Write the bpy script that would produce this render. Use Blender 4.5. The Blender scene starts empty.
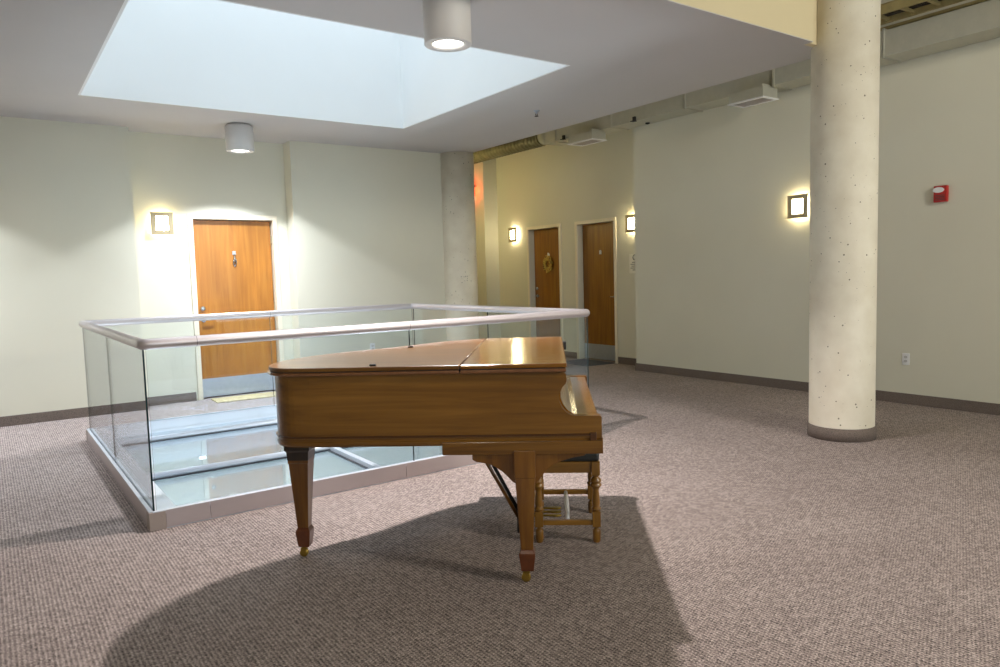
import bpy, bmesh, math, random
from mathutils import Vector, Matrix
random.seed(7)
PI = math.pi
sc = bpy.context.scene
COL = sc.collection

# ------------------------------------------------------------------ render look
sc.view_settings.view_transform = 'Standard'
sc.view_settings.look = 'None'
sc.view_settings.gamma = 1.0
sc.view_settings.use_curve_mapping = False
sc.view_settings.exposure = 0.28
sc.cycles.use_denoising = True
sc.cycles.max_bounces = 10
sc.cycles.diffuse_bounces = 5
sc.cycles.glossy_bounces = 4
sc.cycles.transparent_max_bounces = 24
sc.cycles.sample_clamp_indirect = 8.0
sc.cycles.blur_glossy = 0.5

# ------------------------------------------------------------------ camera
F_PX, YAW, PITCH, ROLL, HC = 727.64, 0.6163, -0.0808, -0.0284, 1.3857
def cam_axes():
    cy, sy = math.cos(YAW), math.sin(YAW)
    cp, sp = math.cos(PITCH), math.sin(PITCH)
    fw = Vector((sy*cp, cy*cp, sp)); r = Vector((cy, -sy, 0)); u = r.cross(fw)
    cr, sr = math.cos(ROLL), math.sin(ROLL)
    return r*cr + u*sr, -r*sr + u*cr, fw
r_, u_, f_ = cam_axes()
cd = bpy.data.cameras.new('camera')
cd.sensor_fit = 'HORIZONTAL'; cd.sensor_width = 36.0; cd.lens = F_PX*36.0/1000.0
cd.clip_start = 0.05; cd.clip_end = 100
cam = bpy.data.objects.new('camera', cd); COL.objects.link(cam)
m = Matrix.Identity(4)
for i in range(3):
    m[i][0], m[i][1], m[i][2] = r_[i], u_[i], -f_[i]
m[2][3] = HC
cam.matrix_world = m
sc.camera = cam

# ------------------------------------------------------------------ materials
def lin(c):
    return tuple(((x/255)/12.92 if x/255 <= .04045 else (((x/255)+.055)/1.055)**2.4) for x in c) + (1,)
def new_mat(name):
    mt = bpy.data.materials.new(name); mt.use_nodes = True
    nt = mt.node_tree; b = nt.nodes['Principled BSDF']
    return mt, nt, b
def N(nt, t, **kw):
    n = nt.nodes.new(t)
    for k, v in kw.items():
        if k in n.inputs.keys(): n.inputs[k].default_value = v
        else: setattr(n, k, v)
    return n
def ramp(nt, stops):
    n = nt.nodes.new('ShaderNodeValToRGB')
    e = n.color_ramp.elements
    while len(e) < len(stops): e.new(.5)
    for i, (p, c) in enumerate(stops):
        e[i].position = p; e[i].color = c
    return n
def plain(name, rgb, rough=.6, metal=0.0, noise=.06, scale=14, bump=0.0, coat=0.0, spec=.5):
    mt, nt, b = new_mat(name)
    c = lin(rgb) if max(rgb) > 1 else tuple(rgb)+(1,)
    g = N(nt, 'ShaderNodeNewGeometry')
    nz = N(nt, 'ShaderNodeTexNoise', Scale=scale, Detail=3.0)
    nt.links.new(g.outputs['Position'], nz.inputs['Vector'])
    lo = tuple(x*(1-noise) for x in c[:3])+(1,); hi = tuple(min(1, x*(1+noise)) for x in c[:3])+(1,)
    rp = ramp(nt, [(.3, lo), (.7, hi)])
    nt.links.new(nz.outputs['Fac'], rp.inputs['Fac'])
    nt.links.new(rp.outputs['Color'], b.inputs['Base Color'])
    b.inputs['Roughness'].default_value = rough; b.inputs['Metallic'].default_value = metal
    b.inputs['Coat Weight'].default_value = coat; b.inputs['Coat Roughness'].default_value = .08
    b.inputs['Specular IOR Level'].default_value = spec
    if bump:
        n2 = N(nt, 'ShaderNodeTexNoise', Scale=scale*18, Detail=2.0)
        nt.links.new(g.outputs['Position'], n2.inputs['Vector'])
        bp = N(nt, 'ShaderNodeBump', Strength=bump, Distance=.002)
        nt.links.new(n2.outputs['Fac'], bp.inputs['Height']); nt.links.new(bp.outputs['Normal'], b.inputs['Normal'])
    return mt
def emit(name, rgb, strength):
    mt, nt, b = new_mat(name)
    b.inputs['Base Color'].default_value = (.8, .8, .8, 1)
    b.inputs['Emission Color'].default_value = tuple(rgb)+(1,)
    b.inputs['Emission Strength'].default_value = strength
    return mt
def wood(name, dark, mid, light, axis='X', rough=.28, coat=.5, fine=1.0, flitch=0.0, local=True, crackle=False):
    mt, nt, b = new_mat(name)
    tc = N(nt, 'ShaderNodeTexCoord')
    mp = N(nt, 'ShaderNodeMapping')
    s = {'X': (1.2, 22, 22), 'Y': (22, 1.2, 22), 'Z': (22, 22, 1.2)}[axis]
    mp.inputs['Scale'].default_value = tuple(v*fine for v in s)
    nt.links.new(tc.outputs['Object'], mp.inputs['Vector'])
    nz = N(nt, 'ShaderNodeTexNoise', Scale=1.0, Detail=6.0, Roughness=.62, Distortion=.6)
    nt.links.new(mp.outputs['Vector'], nz.inputs['Vector'])
    rp = ramp(nt, [(.28, lin(dark)), (.5, lin(mid)), (.74, lin(light))])
    nt.links.new(nz.outputs['Fac'], rp.inputs['Fac'])
    # broad tonal figure
    mp2 = N(nt, 'ShaderNodeMapping'); mp2.inputs['Scale'].default_value = tuple(v*.13 if v > 5 else v for v in s)
    nt.links.new(tc.outputs['Object'], mp2.inputs['Vector'])
    n2 = N(nt, 'ShaderNodeTexNoise', Scale=1.0, Detail=2.0)
    nt.links.new(mp2.outputs['Vector'], n2.inputs['Vector'])
    rp2 = ramp(nt, [(.3, (.72, .70, .68, 1)), (.7, (1.0, 1.0, 1.0, 1))])
    nt.links.new(n2.outputs['Fac'], rp2.inputs['Fac'])
    mx = N(nt, 'ShaderNodeMixRGB', blend_type='MULTIPLY'); mx.inputs['Fac'].default_value = 1
    nt.links.new(rp.outputs['Color'], mx.inputs['Color1']); nt.links.new(rp2.outputs['Color'], mx.inputs['Color2'])
    out = mx.outputs['Color']
    if flitch:  # vertical veneer leaves of slightly different tone
        sx = N(nt, 'ShaderNodeSeparateXYZ'); nt.links.new(tc.outputs['Object'], sx.inputs['Vector'])
        ad = N(nt, 'ShaderNodeMath', operation='ADD'); nt.links.new(sx.outputs['X'], ad.inputs[0]); nt.links.new(sx.outputs['Y'], ad.inputs[1])
        mu = N(nt, 'ShaderNodeMath', operation='MULTIPLY'); mu.inputs[1].default_value = 4.6; nt.links.new(ad.outputs[0], mu.inputs[0])
        fl = N(nt, 'ShaderNodeMath', operation='FLOOR'); nt.links.new(mu.outputs[0], fl.inputs[0])
        wn = N(nt, 'ShaderNodeTexWhiteNoise', noise_dimensions='1D'); nt.links.new(fl.outputs[0], wn.inputs['W'])
        rp3 = ramp(nt, [(0, (1-flitch, 1-flitch, 1-flitch, 1)), (1, (1, 1, 1, 1))]); nt.links.new(wn.outputs['Value'], rp3.inputs['Fac'])
        m2 = N(nt, 'ShaderNodeMixRGB', blend_type='MULTIPLY'); m2.inputs['Fac'].default_value = 1
        nt.links.new(out, m2.inputs['Color1']); nt.links.new(rp3.outputs['Color'], m2.inputs['Color2']); out = m2.outputs['Color']
    nt.links.new(out, b.inputs['Base Color'])
    b.inputs['Roughness'].default_value = rough
    b.inputs['Coat Weight'].default_value = coat; b.inputs['Coat Roughness'].default_value = .06
    if crackle:   # slight waviness of old lacquer
        n3 = N(nt, 'ShaderNodeTexNoise', Scale=9.0, Detail=2.0); nt.links.new(tc.outputs['Object'], n3.inputs['Vector'])
        bp = N(nt, 'ShaderNodeBump', Strength=.12, Distance=.004)
        nt.links.new(n3.outputs['Fac'], bp.inputs['Height'])
        nt.links.new(bp.outputs['Normal'], b.inputs['Coat Normal']); nt.links.new(bp.outputs['Normal'], b.inputs['Normal'])
    return mt
def glass(name, tint, f0=.04, rough=0.0):
    """thin architectural pane: each face reflects by Schlick's law and lets tinted light straight through"""
    mt = bpy.data.materials.new(name); mt.use_nodes = True
    nt = mt.node_tree; nt.nodes.clear()
    g = N(nt, 'ShaderNodeNewGeometry')
    dp = N(nt, 'ShaderNodeVectorMath', operation='DOT_PRODUCT')
    nt.links.new(g.outputs['Normal'], dp.inputs[0]); nt.links.new(g.outputs['Incoming'], dp.inputs[1])
    ab = N(nt, 'ShaderNodeMath', operation='ABSOLUTE'); nt.links.new(dp.outputs['Value'], ab.inputs[0])
    sb = N(nt, 'ShaderNodeMath', operation='SUBTRACT'); sb.inputs[0].default_value = 1; nt.links.new(ab.outputs[0], sb.inputs[1])
    pw = N(nt, 'ShaderNodeMath', operation='POWER'); pw.inputs[1].default_value = 5; nt.links.new(sb.outputs[0], pw.inputs[0])
    ma = N(nt, 'ShaderNodeMath', operation='MULTIPLY_ADD'); ma.inputs[1].default_value = 1-f0; ma.inputs[2].default_value = f0
    nt.links.new(pw.outputs[0], ma.inputs[0])
    tr = N(nt, 'ShaderNodeBsdfTransparent'); tr.inputs['Color'].default_value = tuple(tint)+(1,)
    gl = N(nt, 'ShaderNodeBsdfGlossy'); gl.inputs['Roughness'].default_value = rough
    mx = N(nt, 'ShaderNodeMixShader')
    nt.links.new(ma.outputs[0], mx.inputs['Fac']); nt.links.new(tr.outputs[0], mx.inputs[1]); nt.links.new(gl.outputs[0], mx.inputs[2])
    o = N(nt, 'ShaderNodeOutputMaterial'); nt.links.new(mx.outputs[0], o.inputs['Surface'])
    return mt
def carpet_mat(name='ribbed_carpet', base=1.0):
    mt, nt, b = new_mat(name)
    g = N(nt, 'ShaderNodeNewGeometry')
    sp = N(nt, 'ShaderNodeSeparateXYZ'); nt.links.new(g.outputs['Position'], sp.inputs['Vector'])
    def math_(op, a, bb=None):
        n = N(nt, 'ShaderNodeMath', operation=op)
        for i, v in enumerate((a, bb)):
            if v is None: continue
            if isinstance(v, (int, float)): n.inputs[i].default_value = v
            else: nt.links.new(v, n.inputs[i])
        return n.outputs[0]
    wob = N(nt, 'ShaderNodeTexNoise', Scale=90.0, Detail=1.0); nt.links.new(g.outputs['Position'], wob.inputs['Vector'])
    x = math_('ADD', math_('MULTIPLY', sp.outputs['X'], 2*PI/.0165), math_('MULTIPLY', wob.outputs['Fac'], 1.6))
    rib = math_('ADD', math_('MULTIPLY', math_('SINE', x), .5), .5)
    y = math_('ADD', math_('MULTIPLY', sp.outputs['Y'], 2*PI/.0135), math_('MULTIPLY', math_('FLOOR', math_('MULTIPLY', sp.outputs['X'], 1/.0165)), PI))
    loop = math_('ADD', math_('MULTIPLY', math_('SINE', y), .5), .5)
    nz = N(nt, 'ShaderNodeTexNoise', Scale=140.0, Detail=2.0, Roughness=.75); nt.links.new(g.outputs['Position'], nz.inputs['Vector'])
    cx_ = N(nt, 'ShaderNodeCombineXYZ')   # every yarn loop has its own tone
    nt.links.new(math_('FLOOR', math_('MULTIPLY', sp.outputs['X'], 1/.0165)), cx_.inputs['X'])
    nt.links.new(math_('FLOOR', math_('MULTIPLY', sp.outputs['Y'], 1/.0135)), cx_.inputs['Y'])
    wn = N(nt, 'ShaderNodeTexWhiteNoise', noise_dimensions='2D'); nt.links.new(cx_.outputs['Vector'], wn.inputs['Vector'])
    h = math_('ADD', math_('ADD', math_('MULTIPLY', rib, .10), math_('MULTIPLY', loop, .09)), math_('MULTIPLY', nz.outputs['Fac'], .72))
    h = math_('ADD', h, math_('MULTIPLY', wn.outputs['Value'], .105))
    rp = ramp(nt, [(.34, lin((66, 60, 58))), (.46, lin((130, 119, 115))), (.56, lin((164, 151, 145))), (.72, lin((222, 207, 198)))])
    nt.links.new(h, rp.inputs['Fac'])
    # faint wear and tread marks
    bg = N(nt, 'ShaderNodeTexNoise', Scale=1.3, Detail=3.0); nt.links.new(g.outputs['Position'], bg.inputs['Vector'])
    rp2 = ramp(nt, [(.35, (.9, .89, .89, 1)), (.65, (1, 1, 1, 1))]); nt.links.new(bg.outputs['Fac'], rp2.inputs['Fac'])
    mx = N(nt, 'ShaderNodeMixRGB', blend_type='MULTIPLY'); mx.inputs['Fac'].default_value = 1
    nt.links.new(rp.outputs['Color'], mx.inputs['Color1']); nt.links.new(rp2.outputs['Color'], mx.inputs['Color2'])
    nt.links.new(mx.outputs['Color'], b.inputs['Base Color'])
    b.inputs['Roughness'].default_value = .95; b.inputs['Specular IOR Level'].default_value = .1
    bp = N(nt, 'ShaderNodeBump', Strength=.35, Distance=.004); nt.links.new(h, bp.inputs['Height']); nt.links.new(bp.outputs['Normal'], b.inputs['Normal'])
    return mt
def concrete_mat():
    mt, nt, b = new_mat('painted_concrete')
    g = N(nt, 'ShaderNodeNewGeometry')
    n1 = N(nt, 'ShaderNodeTexNoise', Scale=5.0, Detail=5.0); nt.links.new(g.outputs['Position'], n1.inputs['Vector'])
    r1 = ramp(nt, [(.3, lin((222, 213, 192))), (.7, lin((236, 229, 210)))]); nt.links.new(n1.outputs['Fac'], r1.inputs['Fac'])
    vo = N(nt, 'ShaderNodeTexVoronoi', Scale=44.0); nt.links.new(g.outputs['Position'], vo.inputs['Vector'])
    wn = N(nt, 'ShaderNodeTexWhiteNoise'); nt.links.new(vo.outputs['Position'], wn.inputs['Vector'])
    # pit radius varies per cell, most cells none
    r2 = ramp(nt, [(.62, (0, 0, 0, 1)), (.95, (.12, .12, .12, 1)), (1.0, (.30, .30, .30, 1))]); nt.links.new(wn.outputs['Value'], r2.inputs['Fac'])
    lt = N(nt, 'ShaderNodeMath', operation='LESS_THAN'); nt.links.new(vo.outputs['Distance'], lt.inputs[0]); nt.links.new(r2.outputs['Color'], lt.inputs[1])
    mx = N(nt, 'ShaderNodeMixRGB'); nt.links.new(lt.outputs[0], mx.inputs['Fac'])
    nt.links.new(r1.outputs['Color'], mx.inputs['Color1']); mx.inputs['Color2'].default_value = lin((120, 108, 88))
    nt.links.new(mx.outputs['Color'], b.inputs['Base Color'])
    b.inputs['Roughness'].default_value = .55
    n3 = N(nt, 'ShaderNodeTexNoise', Scale=38.0, Detail=4.0); nt.links.new(g.outputs['Position'], n3.inputs['Vector'])
    sb = N(nt, 'ShaderNodeMath', operation='SUBTRACT'); nt.links.new(n3.outputs['Fac'], sb.inputs[0]); nt.links.new(lt.outputs[0], sb.inputs[1])
    bp = N(nt, 'ShaderNodeBump', Strength=.35, Distance=.004); nt.links.new(sb.outputs[0], bp.inputs['Height']); nt.links.new(bp.outputs['Normal'], b.inputs['Normal'])
    return mt
def galv_mat():
    mt, nt, b = new_mat('galvanised_steel')
    g = N(nt, 'ShaderNodeNewGeometry')
    vo = N(nt, 'ShaderNodeTexNoise', Scale=9.0, Detail=5.0, Roughness=.7); nt.links.new(g.outputs['Position'], vo.inputs['Vector'])
    r1 = ramp(nt, [(.3, lin((182, 181, 166))), (.7, lin((192, 190, 174)))]); nt.links.new(vo.outputs['Fac'], r1.inputs['Fac'])
    nt.links.new(r1.outputs['Color'], b.inputs['Base Color']); b.inputs['Metallic'].default_value = .2; b.inputs['Roughness'].default_value = .5
    return mt
def mat_rug(name, c1, c2, c3, scale):
    mt, nt, b = new_mat(name)
    g = N(nt, 'ShaderNodeNewGeometry')
    wv = N(nt, 'ShaderNodeTexNoise', Scale=scale, Detail=2.0, Distortion=2.5); nt.links.new(g.outputs['Position'], wv.inputs['Vector'])
    r1 = ramp(nt, [(.35, lin(c1)), (.5, lin(c2)), (.6, lin(c3)), (.7, lin(c1))]); nt.links.new(wv.outputs['Fac'], r1.inputs['Fac'])
    nt.links.new(r1.outputs['Color'], b.inputs['Base Color']); b.inputs['Roughness'].default_value = .95
    return mt

M = {}
M['wall'] = plain('eggshell_wall_paint', (214, 211, 193), .75, noise=.012, scale=2.0, bump=.05)
M['ceiling'] = plain('matt_ceiling_paint', (186, 182, 180), .85, noise=.012, scale=2.0)
M['shaft'] = plain('white_shaft_paint', (232, 233, 232), .8, noise=.01, scale=2.0)
M['yellow_wall'] = plain('cream_bulkhead_paint', (210, 196, 158), .75, noise=.012, scale=2.0)
M['carpet'] = carpet_mat()
M['base'] = plain('carpet_strip_baseboard', (112, 100, 92), .95, noise=.35, scale=160, bump=.4)
M['frame'] = plain('door_frame_paint', (231, 222, 200), .45, noise=.01)
M['door'] = wood('honey_maple_veneer', (168, 105, 32), (187, 121, 40), (200, 137, 54), 'Z', .38, .25, 1.0, .16)
M['door_dark'] = wood('brown_veneer', (128, 80, 14), (150, 99, 22), (168, 116, 34), 'Z', .38, .25, 1.0, .08)
M['kick'] = plain('brushed_steel_plate', (186, 196, 208), .3, .7, .05, 30)
M['chrome'] = plain('polished_chrome', (205, 205, 208), .14, 1.0, .02)
M['alu'] = plain('satin_aluminium_rail', (196, 188, 188), .38, .55, .02, 6)
M['alu_face'] = plain('anodised_cladding', (182, 170, 168), .42, .35, .02, 4)
M['alu_cap'] = plain('bronze_grey_corner_cap', (164, 150, 140), .5, .1, .03, 6)
M['white_alu'] = plain('white_coated_aluminium', (206, 211, 220), .35, .1, .01, 4)
M['rail_glass'] = glass('balustrade_glass', (.955, .985, 1.0))
M['glass_edge'] = plain('green_glass_edge', (26, 44, 46), .15, 0, .05)
M['roof_glass'] = glass('roof_light_glass', (.86, .90, .93), .055, .0)
M['gasket_shade'] = plain('black_gasket_shade', (36, 40, 48), .6)  # channel gasket; also the painted shade under the glazing bars
M['concrete'] = concrete_mat()
M['galv'] = galv_mat()
M['galv_dark'] = plain('weathered_zinc', (122, 117, 88), .5, .3, .2, 9)
M['dark_metal'] = plain('dark_deck_steel', (62, 56, 46), .7, .2, .15)
M['beige_metal'] = plain('beige_tray_steel', (176, 160, 110), .55, .3, .1)
M['fixture'] = plain('fixture_grey_white', (205, 203, 200), .5, .0, .01)
M['fixture_in'] = plain('fixture_reflector', (190, 188, 185), .35, .3, .01)
M['lamp'] = emit('lamp_lens', (1.0, .97, .92), 5.0)
M['sconce_glass'] = emit('opal_sconce_glass', (1.0, .86, .54), 30.0)
M['sconce_metal'] = plain('brushed_nickel', (172, 158, 126), .42, .35, .04)
M['red'] = plain('red_alarm_plastic', (176, 28, 20), .35, 0, .05)
M['white_plastic'] = plain('white_plastic', (228, 228, 228), .4, 0, .01)
M['dark_slot'] = plain('dark_slot', (60, 60, 62), .6)
M['paper'] = plain('white_notice_paper', (232, 228, 214), .7, 0, .01)
M['ink'] = plain('black_ink', (32, 32, 32), .7)
M['brass'] = plain('aged_brass', (168, 138, 62), .3, .9, .08)
M['wreath'] = plain('gold_twig_wreath', (190, 162, 76), .6, .2, .45, 60)
M['wreath_red'] = plain('wreath_berries', (96, 52, 34), .5, 0, .2)
M['mat_yellow'] = mat_rug('yellow_doormat', (168, 148, 98), (204, 190, 150), (112, 92, 52), 20)
M['mat_dark'] = mat_rug('slate_doormat', (62, 66, 74), (72, 76, 84), (54, 58, 66), 30)
M['piano'] = wood('piano_walnut', (92, 58, 14), (120, 79, 22), (142, 99, 36), 'X', .30, .45, 1.0)
M['piano_lid'] = wood('piano_lid_walnut', (92, 56, 14), (112, 72, 20), (130, 88, 30), 'X', .30, .45, 1.0, 0, True, True)
M['piano_flap'] = wood('piano_flap_walnut', (110, 68, 12), (134, 86, 18), (152, 102, 28), 'X', .20, 1.0, 1.0, 0, True, True)
M['piano_leg'] = wood('piano_leg_walnut', (92, 54, 12), (118, 74, 18), (140, 94, 28), 'Z', .3, .45)
M['piano_foot'] = plain('mahogany_foot', (92, 46, 20), .3, 0, .15, 30, 0, .5)
M['bead'] = plain('dark_walnut_bead', (74, 42, 14), .3, 0, .15, 30, 0, .4)
M['lid_edge'] = plain('walnut_lid_edge', (120, 78, 48), .22, 0, .15, 30, 0, .9)
M['ebony'] = plain('ebonised_wood', (38, 27, 18), .35, 0, .2, 30, 0, .3)
M['bench'] = wood('bench_walnut', (104, 68, 16), (134, 92, 26), (156, 112, 40), 'Z', .34, .35)
M['bench_x'] = wood('bench_rail_walnut', (104, 68, 16), (134, 92, 26), (156, 112, 40), 'X', .34, .35)
M['leather'] = plain('black_seat_leather', (30, 32, 30), .5, 0, .3, 40, .2)
M['rubber'] = plain('black_rubber', (28, 28, 28), .6)
M['exit_red'] = emit('exit_sign_red', (1.0, .08, .02), 12.0)
M['lower'] = plain('lower_hall_paint', (214, 219, 219), .8, noise=.01)

# ------------------------------------------------------------------ geometry helpers
class MB:
    """collects shapes, then becomes ONE mesh object"""
    def __init__(self): self.bm = bmesh.new(); self.mi = 0
    def add(self, vs, fs, smooth=False):
        bv = [self.bm.verts.new(v) for v in vs]
        for f in fs:
            try:
                fc = self.bm.faces.new([bv[i] for i in f]); fc.smooth = smooth; fc.material_index = self.mi
            except ValueError: pass
        return self
    def box(self, x0, x1, y0, y1, z0, z1, rot=None, piv=None):
        vs = [Vector((x, y, z)) for x in (x0, x1) for y in (y0, y1) for z in (z0, z1)]
        if rot is not None:
            pv = piv or Vector(((x0+x1)/2, (y0+y1)/2, (z0+z1)/2))
            vs = [rot @ (v-pv)+pv for v in vs]
        return self.add(vs, [(0,1,3,2), (4,6,7,5), (0,4,5,1), (2,3,7,6), (0,2,6,4), (1,5,7,3)])
    def prism(self, pts, lo, hi, axis='z', smooth=False):
        """polygon pts swept between lo and hi along an axis: z (x,y) / y (x,z) / x (y,z)"""
        def P(a, b, h): return {'z': (a, b, h), 'y': (a, h, b), 'x': (h, a, b)}[axis]
        n = len(pts)
        vs = [P(a, b, lo) for a, b in pts]+[P(a, b, hi) for a, b in pts]
        bv = [self.bm.verts.new(v) for v in vs]
        for i in range(n):
            j = (i+1) % n
            f = self.bm.faces.new((bv[i], bv[j], bv[n+j], bv[n+i])); f.smooth = smooth; f.material_index = self.mi
        for ring in (bv[:n][::-1], bv[n:]):
            f = self.bm.faces.new(ring); f.material_index = self.mi
        return self
    def loft(self, rings, cap=True, closed=True, smooth=True):
        bvs = [[self.bm.verts.new(p) for p in r] for r in rings]
        n = len(rings[0])
        for a, b in zip(bvs, bvs[1:]):
            for i in range(n if closed else n-1):
                j = (i+1) % n
                f = self.bm.faces.new((a[i], a[j], b[j], b[i])); f.smooth = smooth; f.material_index = self.mi
        if cap:
            for r in (bvs[0][::-1], bvs[-1]):
                f = self.bm.faces.new(r); f.material_index = self.mi
        return self
    def lathe(self, prof, c=(0, 0, 0), n=28, cap=True, axis='z'):
        rings = []
        for r, z in prof:
            rr = []
            for k in range(n):
                t = 2*PI*k/n
                a, b = r*math.cos(t), r*math.sin(t)
                p = {'z': (a, b, z), 'y': (a, z, b), 'x': (z, a, b)}[axis]
                rr.append((c[0]+p[0], c[1]+p[1], c[2]+p[2]))
            rings.append(rr)
        return self.loft(rings, cap)
    def tube(self, path, r, n=12, cap=True, closed=False):
        path = [Vector(p) for p in path]; rings = []
        m_ = len(path)
        for i, p in enumerate(path):
            if closed: d = path[(i+1) % m_]-path[i-1]
            else: d = path[min(i+1, m_-1)]-path[max(i-1, 0)]
            d.normalize()
            up = Vector((0, 0, 1)) if abs(d.z) < .9 else Vector((1, 0, 0))
            s = d.cross(up).normalized(); t = s.cross(d)
            rr = r(i) if callable(r) else r
            rings.append([p+s*(rr*math.cos(2*PI*k/n))+t*(rr*math.sin(2*PI*k/n)) for k in range(n)])
        if closed: rings.append(rings[0]); cap = False
        return self.loft(rings, cap)
    def rod(self, a, b, r, n=10): return self.tube([a, b], r, n)
    def build(self, name, mats, parent=None, bevel=0, auto=True, loc=None):
        bmesh.ops.remove_doubles(self.bm, verts=self.bm.verts, dist=1e-6)
        bmesh.ops.recalc_face_normals(self.bm, faces=self.bm.faces)
        me = bpy.data.meshes.new(name)
        if loc is not None:
            bmesh.ops.translate(self.bm, verts=self.bm.verts, vec=-Vector(loc))
        self.bm.to_mesh(me); self.bm.free()
        o = bpy.data.objects.new(name, me); COL.objects.link(o)
        for mt in (mats if isinstance(mats, (list, tuple)) else [mats]):
            me.materials.append(mt)
        if loc is not None: o.location = loc
        if parent is not None: o.parent = parent
        if bevel:
            b = o.modifiers.new('bevel', 'BEVEL'); b.width = bevel; b.segments = 2; b.limit_method = 'ANGLE'; b.angle_limit = math.radians(40)
            b.harden_normals = False
        return o
def thing(name, label, cat, loc=(0, 0, 0), rotz=0, group=None):
    o = bpy.data.objects.new(name, None); COL.objects.link(o); o.location = loc; o.rotation_euler = (0, 0, rotz)
    o.empty_display_size = .1
    return tag(o, label, cat, group)
def tag(o, label, cat, group=None):
    o['label'] = label; o['category'] = cat
    if group: o['group'] = group
    return o
def struct(o, label=None, cat=None):
    o['kind'] = 'structure'
    if label: o['label'] = label
    if cat: o['category'] = cat
    return o
def copy_tree(src, parent=None):
    c = src.copy(); COL.objects.link(c)
    if parent is not None: c.parent = parent
    for ch in list(src.children): copy_tree(ch, c)
    return c

# ================================================================== THE SETTING
X0, X1, Y0, Y1 = 0.71, 4.035, 4.441, 7.421          # glass / handrail line of the light well
ZC = 3.086                                          # dropped ceiling
XR, YJ, XD = 7.367, 7.13, 7.742                     # right wall, its end, wall with the two doors
YB, YR = 8.822, 9.057                               # back wall and its door recess
HX0, HX1, HY0, HY1 = 0.83, 3.915, 4.475, 7.40         # clear opening of the well
HI = 4.5
# floor with the well cut out of it
b = MB()
b.box(-6, HX0, -6, 13.2, -.3, 0); b.box(HX1, 8.4, -6, 13.2, -.3, 0)
b.box(HX0, HX1, -6, HY0, -.3, 0); b.box(HX0, HX1, HY1, 13.2, -.3, 0)
struct(b.build('floor', M['carpet']), 'ribbed pinkish brown carpet floor', 'floor')
b = MB(); e = .004
b.box(HX0, HX1, HY0, HY0+e, -.3, .02); b.box(HX0, HX1, HY1-e, HY1, -.3, .02); b.box(HX0, HX0+e, HY0+e, HY1-e, -.3, .02); b.box(HX1-e, HX1, HY0+e, HY1-e, -.3, .02)
struct(b.build('trim_well', M['white_alu']), 'white lining of the glazed floor opening', 'trim')
# dropped ceiling, pierced by the skylight
SX0, SX1, SY0, SY1 = 0.84, 4.062, 4.667, 7.541
CX1, CY0 = 5.70, 3.24
b = MB()
E_ = .02
b.box(-6, 5.30, CY0, CY0+.08, ZC, ZC+.006)
b.box(-6, SX0-E_, CY0+.08, 9.4, ZC, ZC+.2); b.box(SX1+E_, CX1, CY0+.08, 9.4, ZC, ZC+.2)
b.box(SX0-E_, SX1+E_, CY0+.08, SY0-E_, ZC, ZC+.2); b.box(SX0-E_, SX1+E_, SY1+E_, 9.4, ZC, ZC+.2)
struct(b.build('ceiling', M['ceiling']), 'smooth dropped ceiling around the skylight', 'ceiling')
b = MB(); ST = 5.6
b.box(SX0-E_, SX0, SY0-E_, SY1+E_, ZC, ST); b.box(SX1, SX1+E_, SY0-E_, SY1+E_, ZC, ST)
b.box(SX0, SX1, SY0-E_, SY0, ZC, ST); b.box(SX0, SX1, SY1, SY1+E_, ZC, ST)
struct(b.build('ceiling_skylight_shaft', M['shaft']), 'white skylight shaft rising through the ceiling', 'skylight')
# bulkhead closing the dropped ceiling towards the taller hall
b = MB()
b.box(-6, 5.30, CY0, CY0+.08, ZC+.006, HI)
struct(b.build('wall_bulkhead', M['yellow_wall']), 'cream bulkhead above the ceiling edge', 'wall')
b = MB(); b.box(5.30, 5.47, CY0+.03, CY0+.08, ZC, HI); b.box(CX1-.08, CX1, CY0+.11, 9.4, ZC+.2, HI)
struct(b.build('wall_bulkhead_return', M['yellow_wall']), 'set-back return of the bulkhead beside the column', 'wall')
b = MB()
b.box(-6, 8.4, -6, SY0-E_, HI, HI+.15); b.box(-6, 8.4, SY1+E_, 13.2, HI, HI+.15)
b.box(-6, SX0-E_, SY0-E_, SY1+E_, HI, HI+.15); b.box(SX1+E_, 8.4, SY0-E_, SY1+E_, HI, HI+.15)
struct(b.build('ceiling_deck', M['dark_metal']), 'dark exposed deck above the tall hall', 'ceiling')
# walls
b = MB(); RX0, RX1 = 1.41, 3.185; DL0, DL1, DH = 2.06, 3.0, 2.135
b.box(-6, RX0, YB, YB+.5, 0, ZC); b.box(RX1, 5.56, YB, YB+.5, 0, ZC)
b.box(RX0, DL0-.03, YR, YR+.3, 0, ZC); b.box(DL1+.03, RX1, YR, YR+.3, 0, ZC); b.box(DL0-.03, DL1+.03, YR, YR+.3, DH+.03, ZC)
b.box(DL0-.03, DL1+.03, YR+.2, YR+.3, 0, DH+.03)
struct(b.build('wall_back', M['wall']), 'pale wall with the door recess behind the glass railing', 'wall')
b = MB(); b.box(XR, XR+.9, -6, YJ, 0, HI)
struct(b.build('wall_right', M['wall']), 'long pale wall on the right with the duct along it', 'wall')
R0, R1, S0, S1 = 7.915, 8.735, 9.18, 9.985           # openings of the two doors
b = MB()
for y0, y1 in ((YJ, R0), (R1, S0), (S1, 11.3)): b.box(XD, XD+.2, y0, y1, 0, HI)
for y0, y1 in ((R0, R1), (S0, S1)):
    b.box(XD, XD+.2, y0, y1, 2.16, HI); b.box(XD+.19, XD+.3, y0, y1, 0, 2.16)
b.box(XD+.2, XD+.3, 11.3, 13.2, 0, HI)
struct(b.build('wall_corridor', M['wall']), 'olive lit corridor wall with two brown doors', 'wall')
b = MB(); b.box(7.45, XD+.2, 10.90, 11.75, 0, HI)
struct(b.build('wall_pier', M['wall']), 'pale pier at the far end of the corridor wall', 'wall')
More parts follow.
